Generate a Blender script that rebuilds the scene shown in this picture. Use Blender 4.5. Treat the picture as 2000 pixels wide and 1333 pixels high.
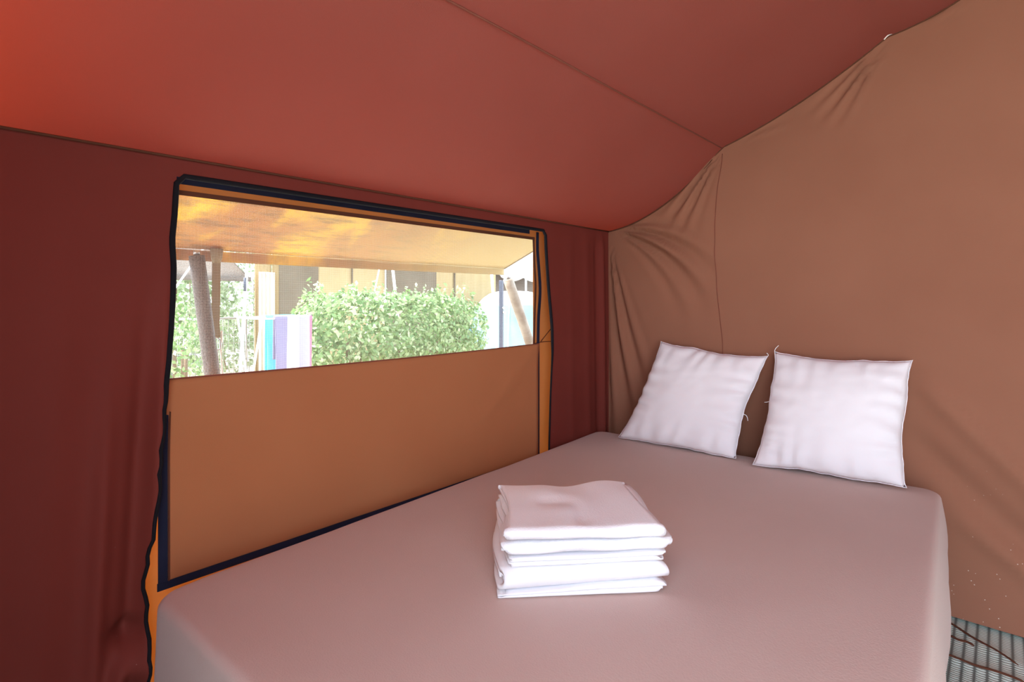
import bpy, bmesh, math, random
import numpy as np
from mathutils import Vector, noise

for o in list(bpy.data.objects):
    bpy.data.objects.remove(o)
scene = bpy.context.scene
C = scene.collection
PI = math.pi
random.seed(4)
rng = np.random.default_rng(4)

# ------------------------------------------------------------------ camera, sky, sun, exposure
# tent axes: x runs from the window wall into the tent, y along the window wall towards the head end, z up from the floor
YAW = math.radians(42.08)
CAM = Vector((1.56, 0.0, 1.18))
FPX = 1060.0
HORIZON = 585.0
cam_data = bpy.data.cameras.new('camera')
cam_data.sensor_width = 36.0
cam_data.lens = 36.0 * FPX / 2000.0
cam_data.shift_y = -(1333 / 2 - HORIZON) / 2000.0
cam_data.clip_start = 0.02
cam_data.clip_end = 300
cam = bpy.data.objects.new('camera', cam_data)
cam.location = CAM
cam.rotation_euler = (PI / 2, 0, YAW)
C.objects.link(cam)
scene.camera = cam

world = bpy.data.worlds.new('sky')
scene.world = world
world.use_nodes = True
wn = world.node_tree
wn.nodes.clear()
w_out = wn.nodes.new('ShaderNodeOutputWorld')
w_bg = wn.nodes.new('ShaderNodeBackground')
w_bg.inputs['Color'].default_value = (0.74, 0.87, 1.0, 1)
w_bg.inputs['Strength'].default_value = 2.2
wn.links.new(w_bg.outputs[0], w_out.inputs[0])

sun_data = bpy.data.lights.new('sun', 'SUN')
sun_data.energy = 5.0
sun_data.angle = math.radians(5)
sun_data.color = (1.0, 0.95, 0.86)
sun = bpy.data.objects.new('sun', sun_data)
sun.rotation_euler = Vector((-0.32, -0.48, 0.82)).to_track_quat('Z', 'Y').to_euler()
sun.location = (-4, -6, 10)
C.objects.link(sun)

scene.view_settings.view_transform = 'Standard'
scene.view_settings.look = 'None'
scene.view_settings.gamma = 1.0
scene.view_settings.use_curve_mapping = False
scene.view_settings.exposure = 1.45
scene.cycles.use_denoising = True
scene.cycles.max_bounces = 14
scene.cycles.diffuse_bounces = 8
scene.cycles.transmission_bounces = 8
scene.cycles.transparent_max_bounces = 16
scene.cycles.sample_clamp_indirect = 8

# ------------------------------------------------------------------ measuring helpers
def ray(px, py):
    a, b = (px - 1000) / FPX, (HORIZON - py) / FPX
    r = Vector((math.cos(YAW), math.sin(YAW), 0))
    f = Vector((-math.sin(YAW), math.cos(YAW), 0))
    return r * a + f + Vector((0, 0, b))
def on_x(px, py, x):
    d = ray(px, py); return CAM + d * ((x - CAM.x) / d.x)
def on_y(px, py, y):
    d = ray(px, py); return CAM + d * ((y - CAM.y) / d.y)
def on_z(px, py, z):
    d = ray(px, py); return CAM + d * ((z - CAM.z) / d.z)
def smooth(a, b, x):
    t = min(1, max(0, (x - a) / (b - a))); return t * t * (3 - 2 * t)
def interp(pts, x):
    if x <= pts[0][0]: return pts[0][1]
    for (x0, y0), (x1, y1) in zip(pts, pts[1:]):
        if x <= x1: return y0 + (y1 - y0) * (x - x0) / (x1 - x0)
    return pts[-1][1]
def fbm(x, y, z=0.0, s=1.0):
    return noise.noise(Vector((x * s, y * s, z * s)))

# ------------------------------------------------------------------ materials
MATS = {}
def mat_base(name):
    m = bpy.data.materials.new(name); m.use_nodes = True
    nt = m.node_tree; nt.nodes.clear()
    out = nt.nodes.new('ShaderNodeOutputMaterial')
    MATS[name] = m
    return m, nt, out
def N(nt, kind, **kw):
    n = nt.nodes.new(kind)
    for k, v in kw.items():
        if k in n.inputs: n.inputs[k].default_value = v
        else: setattr(n, k, v)
    return n
def coords(nt, scale=1.0):
    tc = N(nt, 'ShaderNodeTexCoord')
    mp = N(nt, 'ShaderNodeMapping')
    mp.inputs['Scale'].default_value = (scale,) * 3 if not isinstance(scale, tuple) else scale
    nt.links.new(tc.outputs['Object'], mp.inputs['Vector'])
    return mp.outputs['Vector']
def ramp(nt, fac, stops):
    r = N(nt, 'ShaderNodeValToRGB')
    el = r.color_ramp.elements
    while len(el) < len(stops): el.new(0.5)
    for e, (p, c) in zip(el, stops):
        e.position = p; e.color = (*c, 1) if len(c) == 3 else c
    nt.links.new(fac, r.inputs['Fac'])
    return r.outputs['Color']
def mixc(nt, fac, a, b):
    m = N(nt, 'ShaderNodeMix', data_type='RGBA')
    for sock, v in ((m.inputs[0], fac), (m.inputs[6], a), (m.inputs[7], b)):
        if hasattr(v, 'is_output'): nt.links.new(v, sock)
        elif isinstance(v, (int, float)): sock.default_value = v
        else: sock.default_value = (*v, 1)
    return m.outputs[2]
def fabric(name, c1, c2, trans=0.0, tcol=None, rough=0.9, weave=900, bump=0.25, blotch=3.0, specks=0.0, sheen=0.0, spec=0.2):
    """woven cloth: two close tones, a fine weave in relief, some light coming through"""
    m, nt, out = mat_base(name)
    v = coords(nt)
    n1 = N(nt, 'ShaderNodeTexNoise', Scale=blotch, Detail=3.0); nt.links.new(v, n1.inputs['Vector'])
    col = ramp(nt, n1.outputs['Fac'], [(0.3, c1), (0.7, c2)])
    if specks:
        n3 = N(nt, 'ShaderNodeTexVoronoi', Scale=55.0); nt.links.new(v, n3.inputs['Vector'])
        n4 = N(nt, 'ShaderNodeTexNoise', Scale=4.5, Detail=2.0); nt.links.new(v, n4.inputs['Vector'])
        lt = N(nt, 'ShaderNodeMath', operation='LESS_THAN'); nt.links.new(n3.outputs['Distance'], lt.inputs[0]); lt.inputs[1].default_value = 0.10
        gt = N(nt, 'ShaderNodeMath', operation='GREATER_THAN'); nt.links.new(n4.outputs['Fac'], gt.inputs[0]); gt.inputs[1].default_value = specks
        # sandy grit clings to the lowest part of the cloth
        sx = N(nt, 'ShaderNodeSeparateXYZ'); nt.links.new(v, sx.inputs[0])
        low = N(nt, 'ShaderNodeMapRange'); nt.links.new(sx.outputs['Z'], low.inputs[0])
        low.inputs[1].default_value = 0.62; low.inputs[2].default_value = 0.15
        r4 = N(nt, 'ShaderNodeMath', operation='MULTIPLY'); nt.links.new(lt.outputs[0], r4.inputs[0]); nt.links.new(gt.outputs[0], r4.inputs[1])
        r5 = N(nt, 'ShaderNodeMath', operation='MULTIPLY'); nt.links.new(r4.outputs[0], r5.inputs[0]); nt.links.new(low.outputs[0], r5.inputs[1])
        col = mixc(nt, r5.outputs[0], col, (0.62, 0.5, 0.42))
    n2 = N(nt, 'ShaderNodeTexNoise', Scale=weave, Detail=2.0); nt.links.new(v, n2.inputs['Vector'])
    bp = N(nt, 'ShaderNodeBump', Strength=bump, Distance=0.002); nt.links.new(n2.outputs['Fac'], bp.inputs['Height'])
    bs = N(nt, 'ShaderNodeBsdfPrincipled', Roughness=rough)
    bs.inputs['Specular IOR Level'].default_value = spec
    bs.inputs['Sheen Weight'].default_value = sheen
    nt.links.new(col, bs.inputs['Base Color']); nt.links.new(bp.outputs[0], bs.inputs['Normal'])
    sh = bs.outputs[0]
    if trans:
        tr = N(nt, 'ShaderNodeBsdfTranslucent')
        if tcol: tr.inputs['Color'].default_value = (*tcol, 1)
        else: nt.links.new(col, tr.inputs['Color'])
        mx = N(nt, 'ShaderNodeMixShader', Fac=trans)
        nt.links.new(sh, mx.inputs[1]); nt.links.new(tr.outputs[0], mx.inputs[2]); sh = mx.outputs[0]
    nt.links.new(sh, out.inputs['Surface'])
    return m
def plain(name, col, rough=0.5, metal=0.0, bump=0.0, scale=80, col2=None, cscale=20):
    m, nt, out = mat_base(name)
    v = coords(nt)
    bs = N(nt, 'ShaderNodeBsdfPrincipled', Roughness=rough, Metallic=metal)
    if col2:
        n = N(nt, 'ShaderNodeTexNoise', Scale=cscale, Detail=5.0); nt.links.new(v, n.inputs['Vector'])
        nt.links.new(ramp(nt, n.outputs['Fac'], [(0.35, col), (0.65, col2)]), bs.inputs['Base Color'])
    else: bs.inputs['Base Color'].default_value = (*col, 1)
    if bump:
        n = N(nt, 'ShaderNodeTexNoise', Scale=scale, Detail=4.0); nt.links.new(v, n.inputs['Vector'])
        bp = N(nt, 'ShaderNodeBump', Strength=bump, Distance=0.003); nt.links.new(n.outputs['Fac'], bp.inputs['Height'])
        nt.links.new(bp.outputs[0], bs.inputs['Normal'])
    nt.links.new(bs.outputs[0], out.inputs['Surface'])
    return m

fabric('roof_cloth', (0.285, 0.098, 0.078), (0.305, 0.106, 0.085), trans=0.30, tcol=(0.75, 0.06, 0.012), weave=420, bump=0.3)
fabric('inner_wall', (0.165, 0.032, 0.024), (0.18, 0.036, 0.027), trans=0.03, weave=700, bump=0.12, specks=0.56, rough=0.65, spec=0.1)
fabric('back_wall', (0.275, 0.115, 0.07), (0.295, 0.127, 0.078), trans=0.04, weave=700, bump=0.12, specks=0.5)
fabric('outer_canvas', (0.52, 0.24, 0.085), (0.55, 0.26, 0.10), trans=0.32, tcol=(0.75, 0.37, 0.11), weave=600)
fabric('flap_canvas', (0.45, 0.175, 0.075), (0.47, 0.19, 0.083), trans=0.08, tcol=(0.8, 0.3, 0.07), weave=600, bump=0.15)
fabric('navy_tape', (0.010, 0.014, 0.035), (0.018, 0.022, 0.05), weave=900)
fabric('black_tape', (0.006, 0.006, 0.009), (0.012, 0.011, 0.015), weave=900)
fabric('brown_hem', (0.10, 0.035, 0.02), (0.12, 0.045, 0.025), weave=900)
fabric('seam_thread', (0.20, 0.06, 0.04), (0.24, 0.075, 0.05), weave=900)
fabric('bed_cloth', (0.55, 0.41, 0.365), (0.58, 0.435, 0.39), weave=260, bump=0.35, blotch=2.0, sheen=0.15)
fabric('navy_ticking', (0.012, 0.02, 0.08), (0.02, 0.03, 0.10), weave=700)
fabric('white_cotton', (0.83, 0.80, 0.84), (0.87, 0.85, 0.88), weave=700, bump=0.1)
fabric('white_sheet', (0.86, 0.86, 0.89), (0.89, 0.89, 0.91), weave=900, bump=0.08)
fabric('white_terry', (0.85, 0.85, 0.89), (0.90, 0.90, 0.92), weave=260, bump=0.6)
fabric('beige_canvas', (0.40, 0.30, 0.155), (0.45, 0.34, 0.18), trans=0.1, weave=200)
fabric('taupe_canvas', (0.13, 0.105, 0.072), (0.16, 0.128, 0.09), weave=200)
fabric('grey_canvas', (0.34, 0.33, 0.31), (0.38, 0.37, 0.35), weave=200)
fabric('grey_brown_canvas', (0.12, 0.10, 0.085), (0.145, 0.12, 0.10), weave=200)
fabric('pale_curtain', (0.74, 0.66, 0.55), (0.80, 0.74, 0.64), trans=0.2, weave=200)
fabric('blue_towel_cloth', (0.10, 0.48, 0.62), (0.14, 0.55, 0.68), weave=300)
fabric('turquoise_shell', (0.14, 0.34, 0.40), (0.26, 0.44, 0.48), weave=200, blotch=1.5)
fabric('white_shell', (0.85, 0.88, 0.90), (0.9, 0.92, 0.93), weave=200)
fabric('tan_webbing', (0.24, 0.18, 0.10), (0.28, 0.22, 0.13), weave=600)
plain('steel_dull', (0.55, 0.55, 0.56), 0.4, 0.9)
plain('white_enamel', (0.85, 0.86, 0.88), 0.4)
plain('dark_metal', (0.05, 0.06, 0.09), 0.5, 0.3)
plain('rusty_pole', (0.05, 0.032, 0.025), 0.6, 0.0, 0.4, 220, (0.17, 0.14, 0.125), 200)
plain('bare_pole', (0.20, 0.145, 0.10), 0.6, 0.0, 0.4, 60, (0.36, 0.30, 0.24), 14)
plain('rope_white', (0.86, 0.85, 0.82), 0.8)
plain('bed_wood', (0.09, 0.05, 0.03), 0.6)
plain('bark', (0.20, 0.14, 0.09), 0.9)
plain('groundsheet', (0.10, 0.11, 0.11), 0.8, 0, 0.3, 120)
plain('ground_soil', (0.46, 0.42, 0.36), 0.95, 0, 0.5, 25, (0.62, 0.58, 0.50), 3)

def leaf_mat(name, a, b, c):
    m, nt, out = mat_base(name)
    g = N(nt, 'ShaderNodeNewGeometry')
    col = ramp(nt, g.outputs['Random Per Island'], [(0.0, a), (0.55, b), (1.0, c)])
    bs = N(nt, 'ShaderNodeBsdfPrincipled', Roughness=0.5); nt.links.new(col, bs.inputs['Base Color'])
    tr = N(nt, 'ShaderNodeBsdfTranslucent'); nt.links.new(col, tr.inputs['Color'])
    mx = N(nt, 'ShaderNodeMixShader', Fac=0.35)
    nt.links.new(bs.outputs[0], mx.inputs[1]); nt.links.new(tr.outputs[0], mx.inputs[2]); nt.links.new(mx.outputs[0], out.inputs['Surface'])
leaf_mat('hedge_leaf', (0.09, 0.20, 0.055), (0.25, 0.38, 0.14), (0.52, 0.58, 0.36))
leaf_mat('pale_leaf', (0.16, 0.24, 0.11), (0.28, 0.38, 0.20), (0.46, 0.52, 0.38))

# awning: weathered canvas, mildew streaks and yellow sun dapples painted into the colour
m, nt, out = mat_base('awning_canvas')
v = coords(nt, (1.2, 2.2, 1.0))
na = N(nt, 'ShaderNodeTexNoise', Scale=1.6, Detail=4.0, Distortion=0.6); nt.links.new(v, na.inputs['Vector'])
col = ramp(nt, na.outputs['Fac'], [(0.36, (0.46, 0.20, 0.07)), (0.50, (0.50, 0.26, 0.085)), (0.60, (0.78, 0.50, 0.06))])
v2 = coords(nt, (14.0, 3.0, 1.0))
nb = N(nt, 'ShaderNodeTexNoise', Scale=2.2, Detail=6.0, Roughness=0.7); nt.links.new(v2, nb.inputs['Vector'])
stain = ramp(nt, nb.outputs['Fac'], [(0.48, (0, 0, 0)), (0.66, (0.75, 0.75, 0.75))])
col = mixc(nt, stain, col, (0.20, 0.12, 0.065))
# the far end of the sheet is a paler, sand coloured panel
sp = N(nt, 'ShaderNodeSeparateXYZ'); nt.links.new(coords(nt), sp.inputs[0])
mr = N(nt, 'ShaderNodeMapRange'); nt.links.new(sp.outputs['Y'], mr.inputs[0]); mr.inputs[1].default_value = -0.5; mr.inputs[2].default_value = 0.9
col = mixc(nt, mr.outputs[0], col, (0.54, 0.42, 0.21))
bs = N(nt, 'ShaderNodeBsdfPrincipled', Roughness=0.9); nt.links.new(col, bs.inputs['Base Color'])
tr = N(nt, 'ShaderNodeBsdfTranslucent'); nt.links.new(col, tr.inputs['Color'])
mx = N(nt, 'ShaderNodeMixShader', Fac=0.30)
nt.links.new(bs.outputs[0], mx.inputs[1]); nt.links.new(tr.outputs[0], mx.inputs[2]); nt.links.new(mx.outputs[0], out.inputs['Surface'])

# fly screen: fine woven net, mostly open
m, nt, out = mat_base('fly_net')
v = coords(nt)
def lines(axis):
    sp = N(nt, 'ShaderNodeSeparateXYZ'); nt.links.new(v, sp.inputs[0])
    mu = N(nt, 'ShaderNodeMath', operation='MULTIPLY'); nt.links.new(sp.outputs[axis], mu.inputs[0]); mu.inputs[1].default_value = 1 / 0.0035
    fr = N(nt, 'ShaderNodeMath', operation='FRACT'); nt.links.new(mu.outputs[0], fr.inputs[0])
    lt = N(nt, 'ShaderNodeMath', operation='LESS_THAN'); nt.links.new(fr.outputs[0], lt.inputs[0]); lt.inputs[1].default_value = 0.12
    return lt.outputs[0]
mxm = N(nt, 'ShaderNodeMath', operation='MAXIMUM'); nt.links.new(lines('Y'), mxm.inputs[0]); nt.links.new(lines('Z'), mxm.inputs[1])
tp = N(nt, 'ShaderNodeBsdfTransparent')
df = N(nt, 'ShaderNodeBsdfDiffuse', Color=(0.75, 0.72, 0.66, 1))
mx = N(nt, 'ShaderNodeMixShader')
nt.links.new(mxm.outputs[0], mx.inputs[0]); nt.links.new(tp.outputs[0], mx.inputs[1]); nt.links.new(df.outputs[0], mx.inputs[2]); nt.links.new(mx.outputs[0], out.inputs['Surface'])

# striped towel
m, nt, out = mat_base('striped_cloth')
v = coords(nt)
sp = N(nt, 'ShaderNodeSeparateXYZ'); nt.links.new(v, sp.inputs[0])
col = None
mr = N(nt, 'ShaderNodeMapRange'); nt.links.new(sp.outputs['X'], mr.inputs[0]); mr.inputs[1].default_value = 0.0; mr.inputs[2].default_value = 1.0
col = ramp(nt, mr.outputs[0], [(0.0, (0.22, 0.20, 0.32)), (0.33, (0.80, 0.79, 0.83)), (0.62, (0.34, 0.33, 0.44)), (0.86, (0.42, 0.40, 0.50)), (0.92, (0.42, 0.15, 0.24))])
nt.nodes[col.node.name].color_ramp.interpolation = 'CONSTANT'
bs = N(nt, 'ShaderNodeBsdfPrincipled', Roughness=0.9); nt.links.new(col, bs.inputs['Base Color']); nt.links.new(bs.outputs[0], out.inputs['Surface'])

# plaited plastic floor mat: cords woven in ribs
m, nt, out = mat_base('mat_weave')
v = coords(nt)
wa = N(nt, 'ShaderNodeTexWave', Scale=10.5, bands_direction='X'); nt.links.new(v, wa.inputs['Vector'])
wb = N(nt, 'ShaderNodeTexWave', Scale=27.0, bands_direction='Y', Distortion=0.6); nt.links.new(v, wb.inputs['Vector'])
mu = N(nt, 'ShaderNodeMath', operation='MULTIPLY'); nt.links.new(wa.outputs['Fac'], mu.inputs[0]); nt.links.new(wb.outputs['Fac'], mu.inputs[1])
col = ramp(nt, mu.outputs[0], [(0.0, (0.13, 0.16, 0.145)), (0.22, (0.72, 0.86, 0.80))])
bs = N(nt, 'ShaderNodeBsdfPrincipled', Roughness=0.6); nt.links.new(col, bs.inputs['Base Color'])
bp = N(nt, 'ShaderNodeBump', Strength=0.35, Distance=0.004); nt.links.new(mu.outputs[0], bp.inputs['Height']); nt.links.new(bp.outputs[0], bs.inputs['Normal'])
nt.links.new(bs.outputs[0], out.inputs['Surface'])

# ------------------------------------------------------------------ mesh helpers
def link(name, verts, faces, material, parent=None, smooth_shade=True, loc=None):
    me = bpy.data.meshes.new(name)
    me.from_pydata([tuple(q) for q in verts], [], faces)
    me.update()
    if smooth_shade: me.polygons.foreach_set('use_smooth', [True] * len(me.polygons))
    me.materials.append(MATS[material] if isinstance(material, str) else material)
    o = bpy.data.objects.new(name, me); C.objects.link(o)
    if parent: o.parent = parent
    if loc: o.location = loc
    return o
def tag(o, label, cat, group=None, kind=None):
    o['label'] = label; o['category'] = cat
    if group: o['group'] = group
    if kind: o['kind'] = kind
    return o
def structure(o, label=None):
    o['kind'] = 'structure'
    if label: o['label'] = label
    return o
def empty(name, loc=(0, 0, 0), rz=0.0):
    o = bpy.data.objects.new(name, None); C.objects.link(o); o.location = loc; o.rotation_euler = (0, 0, rz); o.empty_display_size = 0.1
    return o
class MB:
    def __init__(s): s.v = []; s.f = []
    def grid(s, fn, nu, nv):
        b = len(s.v)
        for j in range(nv + 1):
            for i in range(nu + 1): s.v.append(Vector(fn(i / nu, j / nv)))
        for j in range(nv):
            for i in range(nu):
                a = b + j * (nu + 1) + i
                s.f.append((a, a + 1, a + nu + 2, a + nu + 1))
        return s
    def tube(s, pts, r, n=8, caps=True, closed=False):
        pts = [Vector(p) for p in pts]; b = len(s.v); k = len(pts)
        prev = None
        for i, p in enumerate(pts):
            if closed: t = pts[(i + 1) % k] - pts[i - 1]
            else: t = pts[min(i + 1, k - 1)] - pts[max(i - 1, 0)]
            t.normalize()
            if prev is None:
                prev = t.orthogonal().normalized()
            prev = (prev - t * prev.dot(t)).normalized()
            q = t.cross(prev)
            rr = r[i] if isinstance(r, (list, tuple)) else r
            for a in range(n):
                s.v.append(p + (prev * math.cos(2 * PI * a / n) + q * math.sin(2 * PI * a / n)) * rr)
        m = k if closed else k - 1
        for i in range(m):
            for a in range(n):
                c = (a + 1) % n; i2 = (i + 1) % k
                s.f.append((b + i * n + a, b + i * n + c, b + i2 * n + c, b + i2 * n + a))
        if caps and not closed:
            s.f.append(tuple(b + a for a in reversed(range(n))))
            s.f.append(tuple(b + (k - 1) * n + a for a in range(n)))
        return s
    def box(s, c, size, rz=0.0):
        b = len(s.v); cx, cy, cz = c; hx, hy, hz = (q / 2 for q in size)
        co, si = math.cos(rz), math.sin(rz)
        for z in (-hz, hz):
            for x, y in ((-hx, -hy), (hx, -hy), (hx, hy), (-hx, hy)):
                s.v.append(Vector((cx + x * co - y * si, cy + x * si + y * co, cz + z)))
        for q in ((3, 2, 1, 0), (4, 5, 6, 7), (0, 1, 5, 4), (1, 2, 6, 5), (2, 3, 7, 6), (3, 0, 4, 7)): s.f.append(tuple(b + i for i in q))
        return s
    def build(s, name, material, parent=None, smooth_shade=True, loc=None):
        return link(name, s.v, s.f, material, parent, smooth_shade, loc)
def merged(o, d=1e-4):
    bm = bmesh.new(); bm.from_mesh(o.data); bmesh.ops.remove_doubles(bm, verts=bm.verts, dist=d)
    bmesh.ops.recalc_face_normals(bm, faces=bm.faces); bm.to_mesh(o.data); bm.free()
    return o
def thick(o, t, off=0.0):
    md = o.modifiers.new('thickness', 'SOLIDIFY'); md.thickness = t; md.offset = off
    return o
def bevel(o, w=0.004, n=2):
    md = o.modifiers.new('bevel', 'BEVEL'); md.width = w; md.segments = n
    return o
def strip(name, pts, half, t, axis, material, parent=None):
    """flat tape along a polyline; half = half width across, lying in the plane normal to axis"""
    pts = [Vector(p) for p in pts]; a = Vector(axis); mb = MB(); k = len(pts)
    for i, p in enumerate(pts):
        d = (pts[min(i + 1, k - 1)] - pts[max(i - 1, 0)]).normalized()
        s_ = d.cross(a).normalized() * half
        for q in (p - s_ - a * t / 2, p + s_ - a * t / 2, p + s_ + a * t / 2, p - s_ + a * t / 2): mb.v.append(q)
    for i in range(k - 1):
        for e in range(4):
            g = (e + 1) % 4
            mb.f.append((i * 4 + e, i * 4 + g, i * 4 + 4 + g, i * 4 + 4 + e))
    mb.f.append((3, 2, 1, 0)); mb.f.append(tuple((k - 1) * 4 + e for e in range(4)))
    return mb.build(name, material, parent, False)
def resample(pts, n):
    pts = [Vector(p) for p in pts]
    L = [0.0]
    for a, b in zip(pts, pts[1:]): L.append(L[-1] + (b - a).length)
    # Catmull-Rom through the points
    out = []
    for i in range(n + 1):
        s_ = L[-1] * i / n
        k = 0
        while k < len(pts) - 2 and s_ > L[k + 1]: k += 1
        t = (s_ - L[k]) / max(1e-9, L[k + 1] - L[k])
        p0, p1, p2, p3 = pts[max(k - 1, 0)], pts[k], pts[k + 1], pts[min(k + 2, len(pts) - 1)]
        out.append(0.5 * ((2 * p1) + (p2 - p0) * t + (2 * p0 - 5 * p1 + 4 * p2 - p3) * t * t + (3 * p1 - p0 - 3 * p2 + p3) * t ** 3))
    return out

# ------------------------------------------------------------------ tent shell
EAVE = 1.543
YB, KB = 2.496, 0.04              # head wall: y = YB + KB x
FRONT = -0.22
RIDGE_X, SLOPE = 2.2, 0.53
WIDTH = 4.4
pA = on_y(1413, 289, YB + KB * 0.9); pB = on_y(1735, 72, YB + KB * 1.4)
pC = Vector((RIDGE_X, 0, EAVE + SLOPE * RIDGE_X))
HANG = [(0.0, EAVE), (pA.x, pA.z), (pB.x, pB.z), (pB.x + 0.4, EAVE + SLOPE * (pB.x + 0.4) - 0.015), (RIDGE_X, pC.z)]
def top_edge(x):
    """height of the seam between roof and head wall: hung at a few points, sagging between them"""
    if x > RIDGE_X: x = WIDTH - x
    z = interp(HANG, x)
    for (x0, _), (x1, _), s_ in zip(HANG, HANG[1:], (0.072, 0.03, 0.035, 0.03)):
        if x0 < x < x1:
            t = (x - x0) / (x1 - x0); z -= s_ * 4 * t * (1 - t)
    return z
def roof_z(x):
    xx = x if x <= RIDGE_X else WIDTH - x
    return EAVE + (interp(HANG, xx) - EAVE)
def roof_pt(x, y):
    yb = YB + KB * x
    w = smooth(0.62, 0.0, yb - y) ** 1.6
    z = roof_z(x) * (1 - w) + top_edge(x) * w
    if x <= RIDGE_X: z -= 0.018 * math.sin(PI * min(1, max(0, x / max(pA.x, 1e-3)))) * (1 - w) if x < pA.x else 0
    z += 0.003 * fbm(x * 2, y * 2)
    return (x, y, z)

# left wall: inner lining with the window opening
LEFT_EDGE = [(345, 352), (341, 420), (336, 470), (339, 520), (337, 580), (333, 640), (323, 740), (314, 842), (306, 960), (298, 1032), (287, 1080), (280, 1127), (282, 1198), (285, 1260), (279, 1333)]
RIGHT_EDGE = [(1066, 462), (1068, 500), (1072, 560), (1079, 640), (1080, 690), (1076, 780), (1073, 880)]
eL = sorted([(on_x(*q, 0).z, on_x(*q, 0).y) for q in LEFT_EDGE])
eR = sorted([(on_x(*q, 0).z, on_x(*q, 0).y) for q in RIGHT_EDGE])
ZT = 1.493
ZB = 0.10
def yL(z): return interp(eL, z) + (0.0022 * math.sin(z * 75 + 3 * fbm(z * 9, 0, 1)) + 0.003 * fbm(z * 11, 2, 5)) * smooth(1.1, 0.8, z)
def yR(z): return interp(eR, z)
def left_disp(y, z):
    d = 0.0
    mid = smooth(0, .12, EAVE - z)
    # hanging folds beside the opening, and in the corner
    for y0, amp, w, zt in ((0.405, 0.020, 0.016, 1.02), (0.365, -0.018, 0.020, 0.95), (0.30, 0.018, 0.020, 0.80), (0.20, 0.008, 0.04, 1.1), (0.02, -0.008, 0.06, 1.2)):
        d += amp * math.exp(-((y - y0 + 0.05 * (0.7 - z)) / w) ** 2) * smooth(zt + 0.35, zt - 0.2, z) * mid
    # a knot of cloth pulled together near the floor
    d += 0.045 * math.exp(-((y - 0.36) / 0.035) ** 2 - ((z - 0.30) / 0.05) ** 2) - 0.034 * math.exp(-((y - 0.345) / 0.03) ** 2 - ((z - 0.385) / 0.02) ** 2)
    d += 0.030 * math.exp(-((y - 0.33 - 0.4 * (z - 0.30)) / 0.02) ** 2) * smooth(0.37, 0.28, z)
    for y0, amp, w in ((2.44, 0.012, 0.018), (2.39, -0.008, 0.02), (2.30, 0.006, 0.03), (2.16, 0.004, 0.03)):
        d += amp * math.exp(-((y - y0 + 0.02 * (z - 1)) / w) ** 2) * mid * smooth(2.496, 2.46, y)
    d += 0.006 * fbm(y * 1.7, z * 1.1, 3.1) * mid
    return d
mb = MB()
def lw(y, z): return (left_disp(y, z), y, z)
zrows = [0, ZB] + [ZB + (ZT - ZB) * i / 90 for i in range(1, 91)] + [ZT + (EAVE - ZT) * i / 4 for i in range(1, 5)]
def col_grid(ya, yb_, n, rows):
    b = len(mb.v)
    for z in rows:
        for i in range(n + 1):
            y = ya(z) + (yb_(z) - ya(z)) * i / n
            mb.v.append(Vector(lw(y, z)))
    for j in range(len(rows) - 1):
        for i in range(n):
            a = b + j * (n + 1) + i
            mb.f.append((a, a + 1, a + n + 2, a + n + 1))
col_grid(lambda z: FRONT, lambda z: 0.0, 10, zrows)
col_grid(lambda z: 0.0, yL, 90, zrows)
col_grid(yR, lambda z: YB + 0.05, 60, zrows)
col_grid(yL, yR, 60, [z for z in zrows if z >= ZT - 1e-6])
col_grid(yL, yR, 60, [0, ZB])
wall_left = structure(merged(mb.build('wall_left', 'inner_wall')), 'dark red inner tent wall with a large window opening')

pts = [Vector(lw(yL(z), z)) for z in [ZB + (ZT - 0.018 - ZB) * i / 70 for i in range(71)]]
pts += [Vector(lw(yL(ZT) + (yR(ZT) - yL(ZT)) * t, ZT + 0.003)) for t in [0.012 + 0.976 * i / 40 for i in range(41)]]
pts += [Vector(lw(yR(z), z)) for z in [ZT - 0.018 - (ZT - 0.018 - ZB) * i / 60 for i in range(61)]]
pts += [Vector(lw(yR(ZB) + (yL(ZB) - yR(ZB)) * t, ZB)) for t in [i / 20 for i in range(1, 20)]]
MB().tube(pts, [0.0045 + 0.0027 * smooth(0.85, 1.0, q.z) for q in pts], 8, closed=True).build('opening_binding', 'black_tape', wall_left)['label'] = 'black bound edge of the window opening'

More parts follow.
